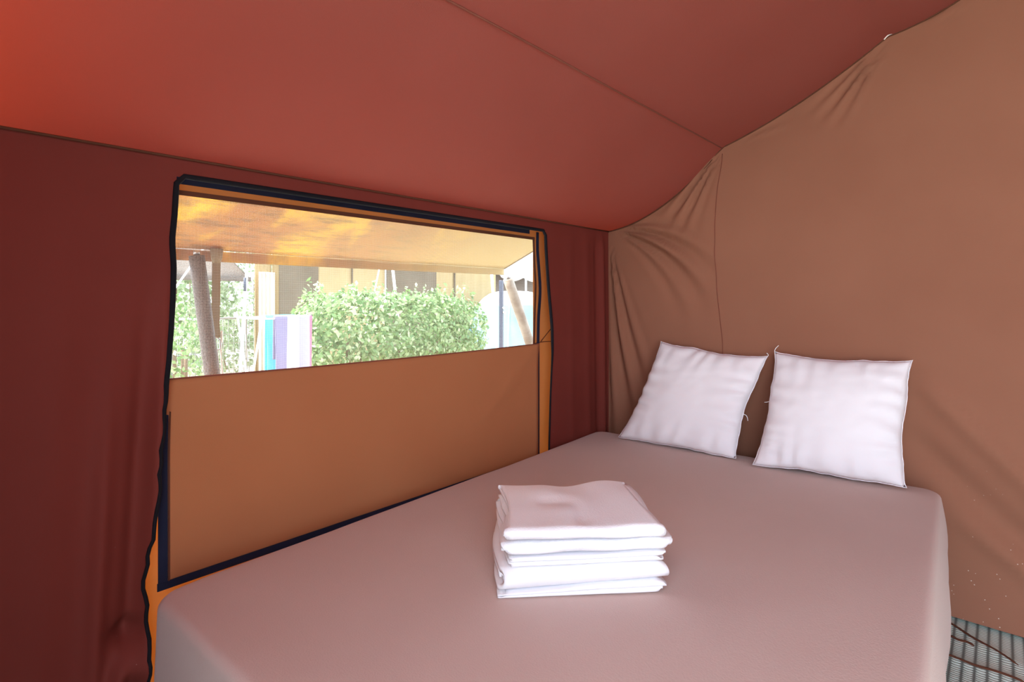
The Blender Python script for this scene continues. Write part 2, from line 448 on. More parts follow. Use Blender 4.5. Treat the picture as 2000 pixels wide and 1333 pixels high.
# head wall
def back_disp(x, z):
    """folds of the head wall; positive bulges into the tent"""
    d = 0.0; te = top_edge(x)
    # folds falling from the corner
    dx, dz = x, EAVE - z
    r = math.hypot(dx, dz) + 1e-6; ph = math.atan2(dx, max(dz, 1e-6))
    env = math.exp(-((ph - 0.13) / 0.16) ** 2) * smooth(0.02, 0.25, r) * smooth(1.25, 0.55, r)
    d += 0.022 * env * math.sin(ph * 46 + 1.2 * math.sin(r * 4))
    d += 0.010 * math.exp(-((x - 0.05) / 0.03) ** 2) * smooth(0.3, 0.8, dz)
    # swags between the hanging points
    for ax, az, side, amp, reach in ((0, EAVE, 1, 0.034, 0.55), (pA.x, pA.z, -1, 0.022, 0.5), (pA.x, pA.z, 1, 0.008, 0.35), (pB.x, pB.z, -1, 0.020, 0.42), (pB.x, pB.z, 1, 0.008, 0.3)):
        ex, ez = (x - ax) * side, az - z
        if ex <= -0.03: continue
        rr = math.hypot(ex, ez) + 1e-6; an = math.atan2(ez, ex)
        lo = 0.02 if side == 1 else 0.50 if ax else 0
        # folds leave the point and bend downward like a hanging chain
        if ax == 0:
            bend = an - 0.75 * rr
            e2 = math.exp(-((bend - 0.05) / 0.30) ** 2) * smooth(0.02, 0.2, rr) * smooth(reach * 1.35, reach * 0.5, rr)
            d += amp * e2 * math.sin(bend * 26)
        elif side == -1:
            e2 = math.exp(-((an - 0.95) / 0.28) ** 2) * smooth(0.01, 0.10, rr) * smooth(reach, reach * 0.35, rr)
            d += amp * e2 * math.sin(an * 34)
        else:
            e2 = math.exp(-((an + 0.25) / 0.25) ** 2) * smooth(0.01, 0.15, rr) * smooth(reach, reach * 0.3, rr)
            d += amp * e2 * math.sin(an * 30)
    # long slanting drags low on the right
    for (xa, za), (xb, zb), amp, w in (((1.34, 0.86), (1.75, 0.42), 0.026, 0.035), ((1.30, 0.66), (1.80, 0.16), -0.026, 0.045), ((1.45, 0.38), (1.9, 0.06), 0.022, 0.035), ((0.75, 1.45), (1.5, 1.0), 0.005, 0.06)):
        ux, uz = xb - xa, zb - za; L = math.hypot(ux, uz); ux /= L; uz /= L
        s_ = (x - xa) * ux + (z - za) * uz; n_ = -(x - xa) * uz + (z - za) * ux
        d += amp * math.exp(-(n_ / w) ** 2) * smooth(-0.1, 0.15, s_) * smooth(L + 0.4, L, s_)
    d += 0.010 * fbm(x * 1.5, z * 1.5, 7.0) * smooth(0, 0.15, te - z) * smooth(0, 0.1, x)
    return d * smooth(0.0, 0.03, x) if x < 0.03 else d
mb = MB()
NBX, NBZ = 200, 130
def bw(s_, t):
    x = WIDTH * (s_ ** 1.25)
    te = top_edge(x)
    z = 0.03 + (te - 0.03) * (t ** 0.9)
    hem = 0.025 * smooth(0.18, 0.0, z)           # the foot of the cloth lies a little forward
    return (x, YB + KB * x - back_disp(x, z) - hem, z)
mb.grid(bw, NBX, NBZ)
wall_back = structure(mb.build('wall_back', 'back_wall'), 'brown fabric tent wall behind the bed, gathered in swags at the top')
sx = pA.x
seam = []
for z in [0.3 + (pA.z - 0.03 - 0.3) * i / 60 for i in range(61)]:
    x = sx + 0.0 - 0.035 * math.sin(PI * min(1, (pA.z - z) / 0.9)) * smooth(0, 0.2, pA.z - z)
    seam.append((x, YB + KB * x - back_disp(x, z) - 0.001, z))
MB().tube(seam, 0.0016, 5).build('vertical_seam', 'seam_thread', wall_back)
MB().tube([(x, YB + KB * x - 0.004, top_edge(x) - 0.002) for x in [2.6 * i / 120 for i in range(121)]], 0.003, 6).build('top_seam', 'brown_hem', wall_back)

MB().tube(resample([(pB.x - 0.012, YB + KB * pB.x - 0.008, pB.z - 0.012), (pB.x, YB + KB * pB.x - 0.012, pB.z - 0.002), (pB.x + 0.014, YB + KB * pB.x - 0.008, pB.z + 0.004)], 6), 0.0028, 6).build('white_tie', 'rope_white', wall_back)['label'] = 'small white tie at the roof edge'

# roof
mb = MB()
xs_n = 150
def rf(s_, t):
    x = WIDTH * s_
    yb = YB + KB * x
    y = FRONT + (yb - FRONT) * (1 - (1 - t) ** 1.5)
    return roof_pt(x, y)
mb.grid(rf, xs_n, 70)
ceiling = structure(mb.build('ceiling', 'roof_cloth'), 'red fabric tent roof sloping up from the window wall')
MB().tube([Vector(roof_pt(pA.x, y)) - Vector((0, 0, 0.0045)) for y in [FRONT + (YB + KB * pA.x - FRONT - 0.002) * i / 60 for i in range(61)]], 0.0030, 5).build('roof_seam', 'seam_thread', ceiling)
MB().tube([Vector((0.004, y, EAVE - 0.002)) for y in (FRONT, 0, 1, 2, YB)], 0.0035, 6).build('eave_seam', 'brown_hem', ceiling)

# far side of the tent, behind the viewer's right shoulder
mb = MB()
mb.grid(lambda s_, t: (WIDTH + 0.01 * math.sin(s_ * 40), FRONT + (YB + KB * WIDTH - FRONT) * s_, EAVE * t), 60, 6)
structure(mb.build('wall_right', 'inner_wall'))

# doorway wall: unseen gathered curtain added to shade the window wall, doorway, closed cloth beyond it
DOOR0, DOOR1 = 1.2, 4.2
def roof_under(x): return min(EAVE + SLOPE * x, EAVE + SLOPE * (WIDTH - x)) + 0.06
mb = MB(); mb.grid(lambda s_, t: (-0.10 + (DOOR0 + 0.10) * s_, FRONT - 0.035 + 0.03 * math.sin(s_ * 80), roof_under(max(0, DOOR0 * s_)) * t), 40, 8)
structure(mb.build('wall_front', 'inner_wall'))  # unseen curtain added to shade the window wall
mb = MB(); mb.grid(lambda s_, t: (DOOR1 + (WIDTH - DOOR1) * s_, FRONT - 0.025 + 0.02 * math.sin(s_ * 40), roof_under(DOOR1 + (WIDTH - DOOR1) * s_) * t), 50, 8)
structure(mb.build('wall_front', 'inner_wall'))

# floor: groundsheet
fl = MB().box((WIDTH / 2, (FRONT + YB + 0.3) / 2, -0.02), (WIDTH, YB + 0.3 - FRONT + 0.2, 0.04)).build('floor', 'groundsheet', None, False)
structure(fl)

# ------------------------------------------------------------------ outer tent wall and window
XO, XF = -0.075, -0.034
n_tl = on_x(346, 375, XO); n_tr = on_x(1041, 467, XO); n_br = on_x(1042, 672, XO)
net_y0, net_y1, net_z1, net_z0 = n_tl.y - 0.10, n_tr.y, (n_tl.z + n_tr.z) / 2, 0.62
mb = MB()
ys = [FRONT, 0.0, net_y0, net_y1, net_y1 + 0.2, YB]; zs = [0, net_z0, net_z1, 1.60]
for i in range(len(ys) - 1):
    for j in range(3):
        if i == 2 and j == 1: continue
        b = len(mb.v)
        mb.v += [Vector((XO, ys[i], zs[j])), Vector((XO, ys[i + 1], zs[j])), Vector((XO, ys[i + 1], zs[j + 1])), Vector((XO, ys[i], zs[j + 1]))]
        mb.f.append((b, b + 1, b + 2, b + 3))
outer = structure(merged(mb.build('wall_outer_left', 'outer_canvas', None, False)), 'orange outer tent canvas behind the window opening')
thick(outer, 0.0015)
window = structure(empty('window_1', (0, 0, 0)), 'net tent window with dark tape edges')
mb = MB(); mb.grid(lambda s_, t: (XO, net_y0 + (net_y1 - net_y0) * s_, net_z0 + (net_z1 - net_z0) * t), 8, 4)
mb.build('fly_screen', 'fly_net', window)['label'] = 'fine see-through fly net'
strip('top_hem', [(XO + 0.004, net_y0, net_z1), (XO + 0.004, net_y1 + 0.006, net_z1)], 0.0065, 0.003, (1, 0, 0), 'brown_hem', window)
rp = resample([on_x(px, py, XO + 0.004) for px, py in ((1042, 468), (1044, 520), (1046, 560), (1044, 620), (1043, 660), (1042, 690))], 24)
strip('side_hem', rp, 0.0055, 0.003, (1, 0, 0), 'brown_hem', window)
rp = resample([on_x(px, py, XO + 0.012) for px, py in ((1050, 454), (1050, 490), (1053, 530), (1055, 570), (1052, 620), (1051, 672), (1051, 740), (1051, 800), (1051, 890))], 40)
strip('side_tape', rp, 0.0085, 0.003, (1, 0, 0), 'navy_tape', window)['label'] = 'navy closing tape down the side'
tp_ = [on_x(px, py, XO + 0.012) for px, py in ((335, 350), (600, 389), (1034, 453))]
strip('top_tape', resample(tp_, 20), 0.0095, 0.003, (1, 0, 0), 'navy_tape', window)['label'] = 'navy closing tape along the top'
strip('side_cord', resample([on_x(px, py, XO + 0.006) for px, py in ((1056, 668), (1066, 655), (1078, 640))], 6), 0.0018, 0.002, (1, 0, 0), 'brown_hem', window)
strip('side_tie', resample([on_x(px, py, XO + 0.006) for px, py in ((1042, 672), (1060, 668), (1082, 667))], 6), 0.0018, 0.002, (1, 0, 0), 'brown_hem', window)

# flap that closes the lower half of the window
f_tl = on_x(322, 740, XF); f_tr = on_x(1051, 671, XF)
fy0, fy1, fz1, fz0 = f_tl.y - 0.012, f_tr.y, (f_tl.z + f_tr.z) / 2, 0.443
def flap_pt(s_, t):
    y = fy0 + (fy1 - fy0) * s_; z = fz0 + (fz1 - fz0) * t
    d = 0.010 * math.sin(PI * t) * math.sin(PI * s_)
    d += 0.006 * math.exp(-(((1 - t) - s_ * 1.1 - 0.10) / 0.08) ** 2) * smooth(0.6, 0.1, s_)
    d += 0.006 * math.exp(-(((1 - t) - (1 - s_) * 2.2) / 0.09) ** 2) * smooth(0.6, 0.9, s_)
    z -= 0.006 * math.sin(PI * s_) * t
    return (XF + d + 0.004 * fbm(y * 3, z * 3, 9) * math.sin(PI * s_), y, z)
flap = tag(thick(MB().grid(flap_pt, 80, 30).build('window_flap', 'flap_canvas'), 0.002), 'orange-brown canvas flap closing the lower half of the tent window', 'flap')
strip('bottom_tape', resample([(XF + 0.004, fy0 - 0.006, fz0 + 0.004), (XF + 0.004, fy1, fz0 + 0.004)], 10), 0.010, 0.003, (1, 0, 0), 'navy_tape', flap)['label'] = 'navy tape along the lower edge'
lt_ = [on_x(px, py, XF + 0.003) for px, py in ((321, 782), (318, 880), (318, 990), (318, 1070), (318, 1139))]
strip('side_tape', resample(lt_, 20), 0.0105, 0.003, (1, 0, 0), 'navy_tape', flap)['label'] = 'wide navy tape down the near edge'
strip('edge_piping', resample([p + Vector((0.001, 0.0135, 0)) for p in lt_], 20), 0.002, 0.003, (1, 0, 0), 'brown_hem', flap)
strip('top_hem', [Vector(flap_pt(i / 20, 1)) + Vector((0.001, 0, -0.002)) for i in range(21)], 0.002, 0.003, (1, 0, 0), 'seam_thread', flap)

# ------------------------------------------------------------------ bed
BZ = 0.50
bl = on_z(1172, 841, BZ); br = on_z(1836, 954, BZ)
BANG = math.atan2(br.y - bl.y, br.x - bl.x) - 0.012
BW, BL_ = (br - bl).length + 0.015, 2.03
bed_c = Vector((bl.x, bl.y, 0)) + Vector((math.cos(BANG), math.sin(BANG), 0)) * (BW / 2) + Vector((math.sin(BANG), -math.cos(BANG), 0)) * (BL_ / 2)
bed_c += Vector((-0.009, 0, 0))
def in_bed(x, y, z):
    co, si = math.cos(BANG), math.sin(BANG)
    return Vector((bed_c.x + x * co - y * si, bed_c.y + x * si + y * co, z))
bed = tag(empty('bed', (bed_c.x, bed_c.y, 0), BANG), 'low double bed with a navy mattress under a brown cover', 'bed')
bevel(MB().box((0, 0, 0.39), (BW - 0.04, BL_ - 0.05, 0.19)).build('mattress', 'navy_ticking', bed, False), 0.03, 3)
bevel(MB().box((0, 0, 0.255), (BW - 0.06, BL_ - 0.06, 0.08)).build('frame', 'bed_wood', bed, False), 0.006)
for sx_ in (-1, 1):
    for sy_ in (-1, 1):
        bevel(MB().box((sx_ * (BW / 2 - 0.10), sy_ * (BL_ / 2 - 0.10), 0.108), (0.06, 0.06, 0.216)).build('leg', 'bed_wood', bed, False), 0.004)
# cover: smooth fleece laid over, rounded at the edges and hanging down the sides
def rrect(w, l, r, n=14, m=30):
    pts = []
    for cx, cy, a0 in ((w / 2 - r, l / 2 - r, 0), (-w / 2 + r, l / 2 - r, PI / 2), (-w / 2 + r, -l / 2 + r, PI), (w / 2 - r, -l / 2 + r, 1.5 * PI)):
        arc = [(cx + r * math.cos(a0 + PI / 2 * i / n), cy + r * math.sin(a0 + PI / 2 * i / n)) for i in range(n + 1)]
        if pts:
            px_, py_ = pts[-1]
            pts += [(px_ + (arc[0][0] - px_) * i / m, py_ + (arc[0][1] - py_) * i / m) for i in range(1, m)]
        pts += arc
    px_, py_ = pts[-1]; qx, qy = pts[0]
    pts += [(px_ + (qx - px_) * i / m, py_ + (qy - py_) * i / m) for i in range(1, m)]
    return pts
loop = rrect(BW, BL_, 0.055)
LN = len(loop)
mb = MB()
rings = []
ER = 0.022
inner = [(x, y) for x, y in rrect(BW - 2 * ER, BL_ - 2 * ER, 0.04)]
def top_z(x, y):
    return BZ + 0.004 * fbm(x * 1.6, y * 1.6, 2) + 0.0015 * fbm(x * 6, y * 6, 5) - 0.006 * math.exp(-((abs(y + BL_ / 2)) / 0.06) ** 2) * math.exp(-((x + BW / 2) / 0.16) ** 2)
for k in range(1, 25):
    f = k / 24
    rings.append([(x * f, y * f, top_z(x * f, y * f)) for x, y in inner])
for k in range(1, 6):
    a = PI / 2 * k / 5
    rings.append([(ix + (ox - ix) * math.sin(a), iy + (oy - iy) * math.sin(a), top_z(ix, iy) - ER * (1 - math.cos(a))) for (ix, iy), (ox, oy) in zip(inner, loop)])
HEM = 0.23
for k in range(1, 9):
    f = k / 8; ring = []
    for i, (x, y) in enumerate(loop):
        nx, ny = x / BW, y / BL_
        out_x = 0.022 * smooth(0.45, 0.5, nx) * math.sin(f * PI * 0.75) if nx > 0 else -0.0
        s_ = (x + y) * 1.0
        wv = 0.006 * f * math.sin(s_ * 14 + 2 * fbm(x * 2, y * 2)) + out_x * (1 + 0.5 * fbm(x * 3, y * 3, 1))
        wy = -0.012 * f if ny < -0.49 else 0
        ring.append((x + (wv if nx > 0.45 else -0.2 * wv if nx < -0.45 else 0), y + wy + (0.4 * wv if abs(ny) > .49 else 0), top_z(x, y) - ER - (BZ - ER - HEM) * f + 0.012 * f * fbm(x * 3, y * 3, 4)))
    rings.append(ring)
mb.v.append(Vector((0, 0, top_z(0, 0))))
for r_ in rings: mb.v += [Vector(q) for q in r_]
for i in range(LN): mb.f.append((0, 1 + i, 1 + (i + 1) % LN))
for k in range(len(rings) - 1):
    for i in range(LN):
        a, b = 1 + k * LN, 1 + (k + 1) * LN; j = (i + 1) % LN
        mb.f.append((a + i, b + i, b + j, a + j))
cover = mb.build('bed_cover', 'bed_cloth')
cover.location = (bed_c.x, bed_c.y, 0); cover.rotation_euler = (0, 0, BANG)
tag(cover, 'smooth taupe brown fleece cover spread over the bed', 'bed cover')

# ------------------------------------------------------------------ cushions
def cushion(tl, tr, bl_, br_, depth, label, threads, seed, nrm):
    """square pillow spanned by its four corners; plump in the middle, pinched seams, pointed corners"""
    n = 44
    cs = [Vector(q) for q in (bl_, br_, tl, tr)]
    base = (cs[0] + cs[1]) / 2
    root = empty('cushion', (base.x, base.y, base.z))
    nn = Vector(nrm).normalized()
    def flat(s_, t):
        # edges bow inward between the corners
        a, b = s_ * 2 - 1, t * 2 - 1
        a2 = a * (1 - (0.085 + 0.05 * fbm(b * 1.5, a, seed + 1)) * (1 - b * b) ** 0.8 * abs(a) ** 3)
        b2 = b * (1 - ((0.085 if b > 0 else 0.02) + 0.05 * fbm(a * 1.5, b, seed + 2)) * (1 - a * a) ** 0.8 * abs(b) ** 3)
        wob = 0.012 * fbm(a * 2.2 + seed, b * 2.2, seed)
        s2, t2 = (a2 + 1) / 2 + wob * (1 - abs(a)) , (b2 + 1) / 2
        # ragged seam line
        ed = max(abs(a), abs(b)) ** 12
        s2 += 0.006 * ed * fbm(b * 7, a * 3, seed); t2 += 0.006 * ed * fbm(a * 7, b * 3, seed + 4)
        return (cs[0] * (1 - s2) + cs[1] * s2) * (1 - t2) + (cs[2] * (1 - s2) + cs[3] * s2) * t2
    def side(sg):
        def fn(s_, t):
            a, b = s_ * 2 - 1, t * 2 - 1
            e = max(0.0, (1 - a * a)) * max(0.0, (1 - b * b))
            h = depth * (e ** 0.5) * (0.84 + 0.16 * (1 - t))
            # wrinkles run inward from the seams and die out
            edge_a = (abs(a) ** 3) * (1 - abs(b) ** 4); edge_b = (abs(b) ** 3) * (1 - abs(a) ** 4)
            wr = 0.011 * edge_a * math.sin(b * 22 + 4 * fbm(b * 2, a, seed)) + 0.010 * edge_b * math.sin(a * 19 + 4 * fbm(a * 2, b, seed + 2))
            wr += 0.006 * fbm(a * 2.0, b * 2.6, seed + 8) + 0.0025 * fbm(a * 6, b * 7, seed + 3)
            return flat(s_, t) + nn * sg * (h + wr * min(1, e * 6)) - base
        return fn
    mb = MB(); mb.grid(side(1), n, n); mb.grid(side(-1), n, n)
    merged(mb.build('cushion_cover', 'white_cotton', root), 2e-4)
    bd = [(i / 40, 0) for i in range(40)] + [(1, i / 40) for i in range(40)] + [(1 - i / 40, 1) for i in range(40)] + [(0, 1 - i / 40) for i in range(40)]
    MB().tube([flat(*q) - base for q in bd], 0.0016, 6, closed=True).build('seam_edge', 'white_cotton', root)
    for (s_, t), path in threads:
        p0 = flat(s_, t) - base
        q = [p0]
        for d in path: q.append(q[-1] + Vector(d))
        MB().tube(resample(q, 10), 0.0014, 5).build('loose_thread', 'white_sheet', root)
    return tag(root, label, 'cushion', 'white cushions leaning on the back wall')
def lift(p, dz=0.006): return Vector((p.x, p.y, p.z + dz))
yt = YB + 0.02
c1 = [on_y(1291, 667, yt - 0.055), on_y(1500, 696, yt - 0.03), lift(on_z(1207, 857, BZ + 0.004)), lift(on_z(1437, 899, BZ + 0.004))]
c2 = [on_y(1513, 687, yt - 0.03), on_y(1783, 704, yt - 0.01), lift(on_z(1470, 911, BZ + 0.004)), lift(on_z(1771, 957, BZ + 0.004))]
cushion(*c1, 0.085, 'smaller slanting white cushion nearer the window corner', [((1, 1), [(0.0, 0, 0.006), (-0.006, 0, 0.006)]), ((1, 0.42), [(0.012, 0, -0.004), (0.006, 0, -0.012), (0.001, 0, -0.01)])], 1.3, (-0.0, -1, 0.22))
cushion(*c2, 0.092, 'larger upright white cushion at the far side of the bed', [((0, 1), [(0.004, 0, 0.012), (0.012, 0, 0.014)]), ((0, 0.55), [(-0.010, 0, -0.004), (-0.010, 0, -0.002)])], 6.1, (0.03, -1, 0.2))

# ------------------------------------------------------------------ folded linen stack
o0 = on_z(980, 1172, BZ); o1 = on_z(1293, 1160, BZ)
TANG = math.atan2(o1.y - o0.y, o1.x - o0.x)
SW = (o1 - o0).length
def arc(cy, cz, r, a0, a1, n):
    return [(cy + r * math.cos(a0 + (a1 - a0) * i / n), cz + r * math.sin(a0 + (a1 - a0) * i / n)) for i in range(n + 1)]
def nested(d, t):
    """cross-section path (depth, height) of a sheet folded in half and in half again, big round fold in front; unit = ribbon thickness t"""
    p = [(d * 0.96 - 0.3 * d * i / 8, 0.5 * t) for i in range(3)]
    p += [(d * (0.7 - 0.06 * i), 0.5 * t) for i in range(1, 10)]
    p += arc(2.0 * t, 2.0 * t, 1.5 * t, -PI / 2, -1.5 * PI, 12)
    p += [(2.0 * t + (d - 2.5 * t) * i / 12, 3.5 * t) for i in range(1, 13)]
    p += arc(d - 0.5 * t, 3.0 * t, 0.5 * t, PI / 2, -PI / 2, 6)
    p += [(d - 0.5 * t - (d - 2.6 * t) * i / 12, 2.5 * t) for i in range(1, 13)]
    p += arc(2.1 * t, 2.0 * t, 0.5 * t, PI / 2, 1.5 * PI, 6)
    p += [(2.1 * t + (d * 0.93 - 2.1 * t) * i / 12, 1.5 * t) for i in range(1, 13)]
    return p, 4 * t
def zigzag(d, t, n):
    p = []
    for k in range(n):
        z = (k + 0.5) * t
        ys_ = [0.55 * t + (d - 1.1 * t) * i / 12 for i in range(13)]
        if k % 2 == 0: ys_ = ys_[::-1]
        p += [(y, z) for y in ys_]
        if k < n - 1:
            if k % 2 == 0: p += arc(0.55 * t, z + t / 2, 0.5 * t, -PI / 2, -1.5 * PI, 6)[1:-1]
            else: p += arc(d - 0.55 * t, z + t / 2, 0.5 * t, -PI / 2, PI / 2, 6)[1:-1]
    return p, n * t
def folded(name, path_h, t, x0, x1, y0, zb, zt, rough_, material, label, skew=(0, 0), seed=0.0, dent=None, nx=30, rot=0.0):
    path, H = path_h
    k = len(path); ht = t * 0.46
    outl = []
    for i in range(k):
        a, b = path[max(i - 1, 0)], path[min(i + 1, k - 1)]
        dy, dz = b[0] - a[0], b[1] - a[1]; L = math.hypot(dy, dz) or 1
        outl.append((-dz / L, dy / L))
    ringp = [(p[0] + n_[0] * ht, p[1] + n_[1] * ht) for p, n_ in zip(path, outl)] + [(p[0] - n_[0] * ht, p[1] - n_[1] * ht) for p, n_ in reversed(list(zip(path, outl)))]
    R_ = len(ringp)
    mb = MB()
    for i in range(nx + 1):
        s_ = i / nx
        for j, (y, z) in enumerate(ringp):
            jj = j if j < k else R_ - 1 - j
            lay = jj / k
            x = x0 + (x1 - x0) * s_
            endw = (abs(2 * s_ - 1)) ** 6
            xx = x + (0.010 * math.sin(lay * 23 + seed) * endw if s_ < .5 else 0.012 * math.sin(lay * 17 + seed * 2) * endw)
            yy = y + y0 + rough_ * fbm(x * 9, z * 30, seed) + skew[0] * (s_ - 0.5)
            zz = z / H
            base, topz = zb(s_), zt(s_)
            dz = rough_ * 1.0 * fbm(x * 7, y * 7, seed + 3) * zz
            # rounding at the two ends
            sq = 1 - 0.05 * endw
            z_ = base + (topz - base) * zz * sq + dz
            if dent: z_ -= dent(s_, y) * zz
            c_, s2 = math.cos(rot), math.sin(rot)
            mb.v.append(Vector((xx * c_ - yy * s2, xx * s2 + yy * c_, z_)))
    for i in range(nx):
        for j in range(R_):
            j2 = (j + 1) % R_
            mb.f.append((i * R_ + j, i * R_ + j2, (i + 1) * R_ + j2, (i + 1) * R_ + j))
    for e in (0, nx):
        for j in range(k - 1):
            q = (e * R_ + j, e * R_ + j + 1, e * R_ + R_ - 2 - j, e * R_ + R_ - 1 - j)
            mb.f.append(q if e else q[::-1])
    o = merged(mb.build(name, material), 1e-6)
    o.location = (o0.x, o0.y, BZ + 0.003); o.rotation_euler = (0, 0, TANG)
    return tag(o, label, 'linen' if 'towel' not in name else 'towel', 'folded white linen stacked on the bed')
D = 0.29
folded('folded_sheet', zigzag(D, 0.0045, 4), 0.0045, 0.0, SW, 0.0, lambda s: 0.0, lambda s: 0.010 + 0.018 * s, 0.002, 'white_sheet', 'folded white bed sheet at the bottom of the linen stack', seed=1.0)
folded('folded_sheet', nested(D + 0.005, 0.0125), 0.0125, -0.004, SW + 0.004, -0.004, lambda s: 0.0115 + 0.018 * s, lambda s: 0.064 + 0.006 * s, 0.003, 'white_sheet', 'thick folded white sheet, second from the bottom of the stack', seed=2.0)
folded('folded_pillowcase', zigzag(D - 0.01, 0.0055, 4), 0.0055, 0.014, SW + 0.002, 0.004, lambda s: 0.066 + 0.006 * s, lambda s: 0.088 + 0.004 * s, 0.003, 'white_sheet', 'thin folded white pillowcase between the sheets and the towels', seed=3.0)
folded('folded_towel', nested(D, 0.0085), 0.0085, 0.008, SW + 0.018, -0.002, lambda s: 0.0925 + 0.004 * s, lambda s: 0.124 - 0.002 * s, 0.008, 'white_terry', 'folded white terry towel under the top towel, sticking out sideways', seed=4.0)
def dent(s_, y):
    d = 0.010 * math.exp(-((s_ - 0.52 - 0.25 * (y - 0.10)) / 0.035) ** 2) * smooth(0.0, 0.05, y - 0.01) * smooth(0.19, 0.10, y)
    d += 0.010 * math.exp(-((y - 0.165 - 0.05 * (0.5 - s_)) / 0.03) ** 2) * smooth(0.18, 0.32, s_) * smooth(0.58, 0.45, s_)
    d += 0.010 * smooth(0.15, 0.29, y) * math.exp(-((s_ - 0.5) / 0.16) ** 2)
    d -= 0.006 * smooth(0.1, 0.29, y) * math.exp(-((s_ - 0.8) / 0.15) ** 2)
    return d
folded('folded_towel', nested(D + 0.01, 0.0085), 0.0085, 0.014, SW - 0.004, -0.008, lambda s: 0.1285 - 0.002 * s, lambda s: 0.161 - 0.004 * s, 0.009, 'white_terry', 'creased white terry towel on top of the folded linen stack', seed=5.0, dent=dent)

# ------------------------------------------------------------------ floor mat
creases = [((on_z(1858, 1228, 0.01)), on_z(1990, 1308, 0.01), 0.016), (on_z(1858, 1252, 0.01), on_z(1902, 1268, 0.01), 0.010), (on_z(1852, 1290, 0.01), on_z(2010, 1345, 0.01), 0.018)]
def mat_pt(s_, t):
    x, y = 1.2 + 2.2 * s_, FRONT + 0.1 + (YB + 0.24 - FRONT - 0.1) * t
    h = 0.018
    for a, b, amp in creases:
        u = (b - a); L = math.hypot(u.x, u.y); ux, uy = u.x / L, u.y / L
        al = (x - a.x) * ux + (y - a.y) * uy; n_ = -(x - a.x) * uy + (y - a.y) * ux
        w = smooth(-0.25, -0.02, al) * smooth(L + 0.3, L - 0.02, al)
        h += 0.3 * amp * w * math.exp(-(n_ / 0.03) ** 2)
    return (x, y, h)
rug = MB().grid(mat_pt, 420, 460).build('floor_mat', 'mat_weave')
for a, b, amp in creases:  # added brown tubes stand in for the shade in the creases
    d_ = (b - a)
    MB().tube([Vector((a.x, a.y, 0.0195 + 0.3 * amp)) + Vector((d_.x, d_.y, 0)) * (i / 12 * 1.15 - 0.15) + Vector((0, 0.004 * math.sin(i * 0.9), -0.3 * amp * (1 if i in (0, 12) else 0))) for i in range(13)], 0.0042, 6).build('crease_line', 'brown_hem', rug)['label'] = 'thin dark line for the shade in a mat crease'
tag(rug, 'creased grey-green woven plastic mat on the floor beside the bed', 'mat')

# ------------------------------------------------------------------ outside: awning and its poles
AX = -1.0
a_l = on_x(345, 480, AX); a_r = on_x(985, 528, AX)
AZ = (a_l.z + a_r.z) / 2
AY1 = a_r.y
FLY0 = -0.06
FLY = [(AX, AZ), (0.0, 1.80), (RIDGE_X, EAVE + SLOPE * RIDGE_X + 0.3), (WIDTH, 1.80), (WIDTH - AX, AZ)]
def fly_pt(s_, t):
    k = s_ * 4; i = min(3, int(k)); k -= i
    x = FLY[i][0] * (1 - k) + FLY[i + 1][0] * k; z = FLY[i][1] * (1 - k) + FLY[i + 1][1] * k
    y = FLY0 + (AY1 - FLY0) * t
    z -= 0.02 * math.sin(PI * t) * math.sin(PI * k) - 0.006 * fbm(x * 3, y * 3)
    return (x, y, z)
ob = MB()
ob.grid(lambda s_, t: (XO + (WIDTH - 2 * XO) * s_, AY1 - 0.02, (interp(FLY, XO + (WIDTH - 2 * XO) * s_) - 0.02) * t), 24, 4)
structure(ob.build('wall_outer_back', 'taupe_canvas'))
fly = empty('awning', (AX, (FLY0 + AY1) / 2, 0))
tag(fly, 'mottled orange and sand coloured canvas awning seen through the window', 'awning')
def rel(o, mb):
    for i, q in enumerate(mb.v): mb.v[i] = q - o.location
    return mb
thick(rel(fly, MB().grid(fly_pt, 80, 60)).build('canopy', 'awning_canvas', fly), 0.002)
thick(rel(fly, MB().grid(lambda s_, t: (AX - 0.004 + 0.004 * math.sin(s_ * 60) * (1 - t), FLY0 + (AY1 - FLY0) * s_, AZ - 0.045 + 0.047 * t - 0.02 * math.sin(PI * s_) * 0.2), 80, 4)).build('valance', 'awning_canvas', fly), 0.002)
rel(fly, MB().tube([fly_pt(0.25 * i / 10, 1) for i in range(11)], 0.006, 6)).build('end_hem', 'tan_webbing', fly)

GZ = -0.04
def pole(name, top_px, low_px, x_top, lean, r, material, label, cap):
    t_ = on_x(*top_px, x_top)
    b_ = on_x(*low_px, x_top + lean)
    d = (b_ - t_) / (t_.z - b_.z)
    foot = t_ + d * (t_.z - GZ)
    o = empty(name, foot)
    mb = MB(); n = 14
    mb.tube([t_ + (foot - t_) * i / n - foot for i in range(n + 1)], r, 16)
    mb.build('shaft', material, o)
    mb = MB(); mb.tube([t_ - foot + Vector((0, 0, 0.004)), t_ - foot + Vector((0, 0, 0.02))], r * 0.45, 10); mb.build('tip', cap, o)
    return tag(o, label, 'pole', 'awning poles')
pole('awning_pole', (384, 500), (414, 728), AX + 0.05, 0.04, 0.030, 'rusty_pole', 'speckled brown awning pole at the near end of the window', 'steel_dull')
pole('awning_pole', (992, 545), (1034, 668), AX - 0.02, -0.02, 0.036, 'bare_pole', 'pale leaning awning pole at the awning corner', 'steel_dull')
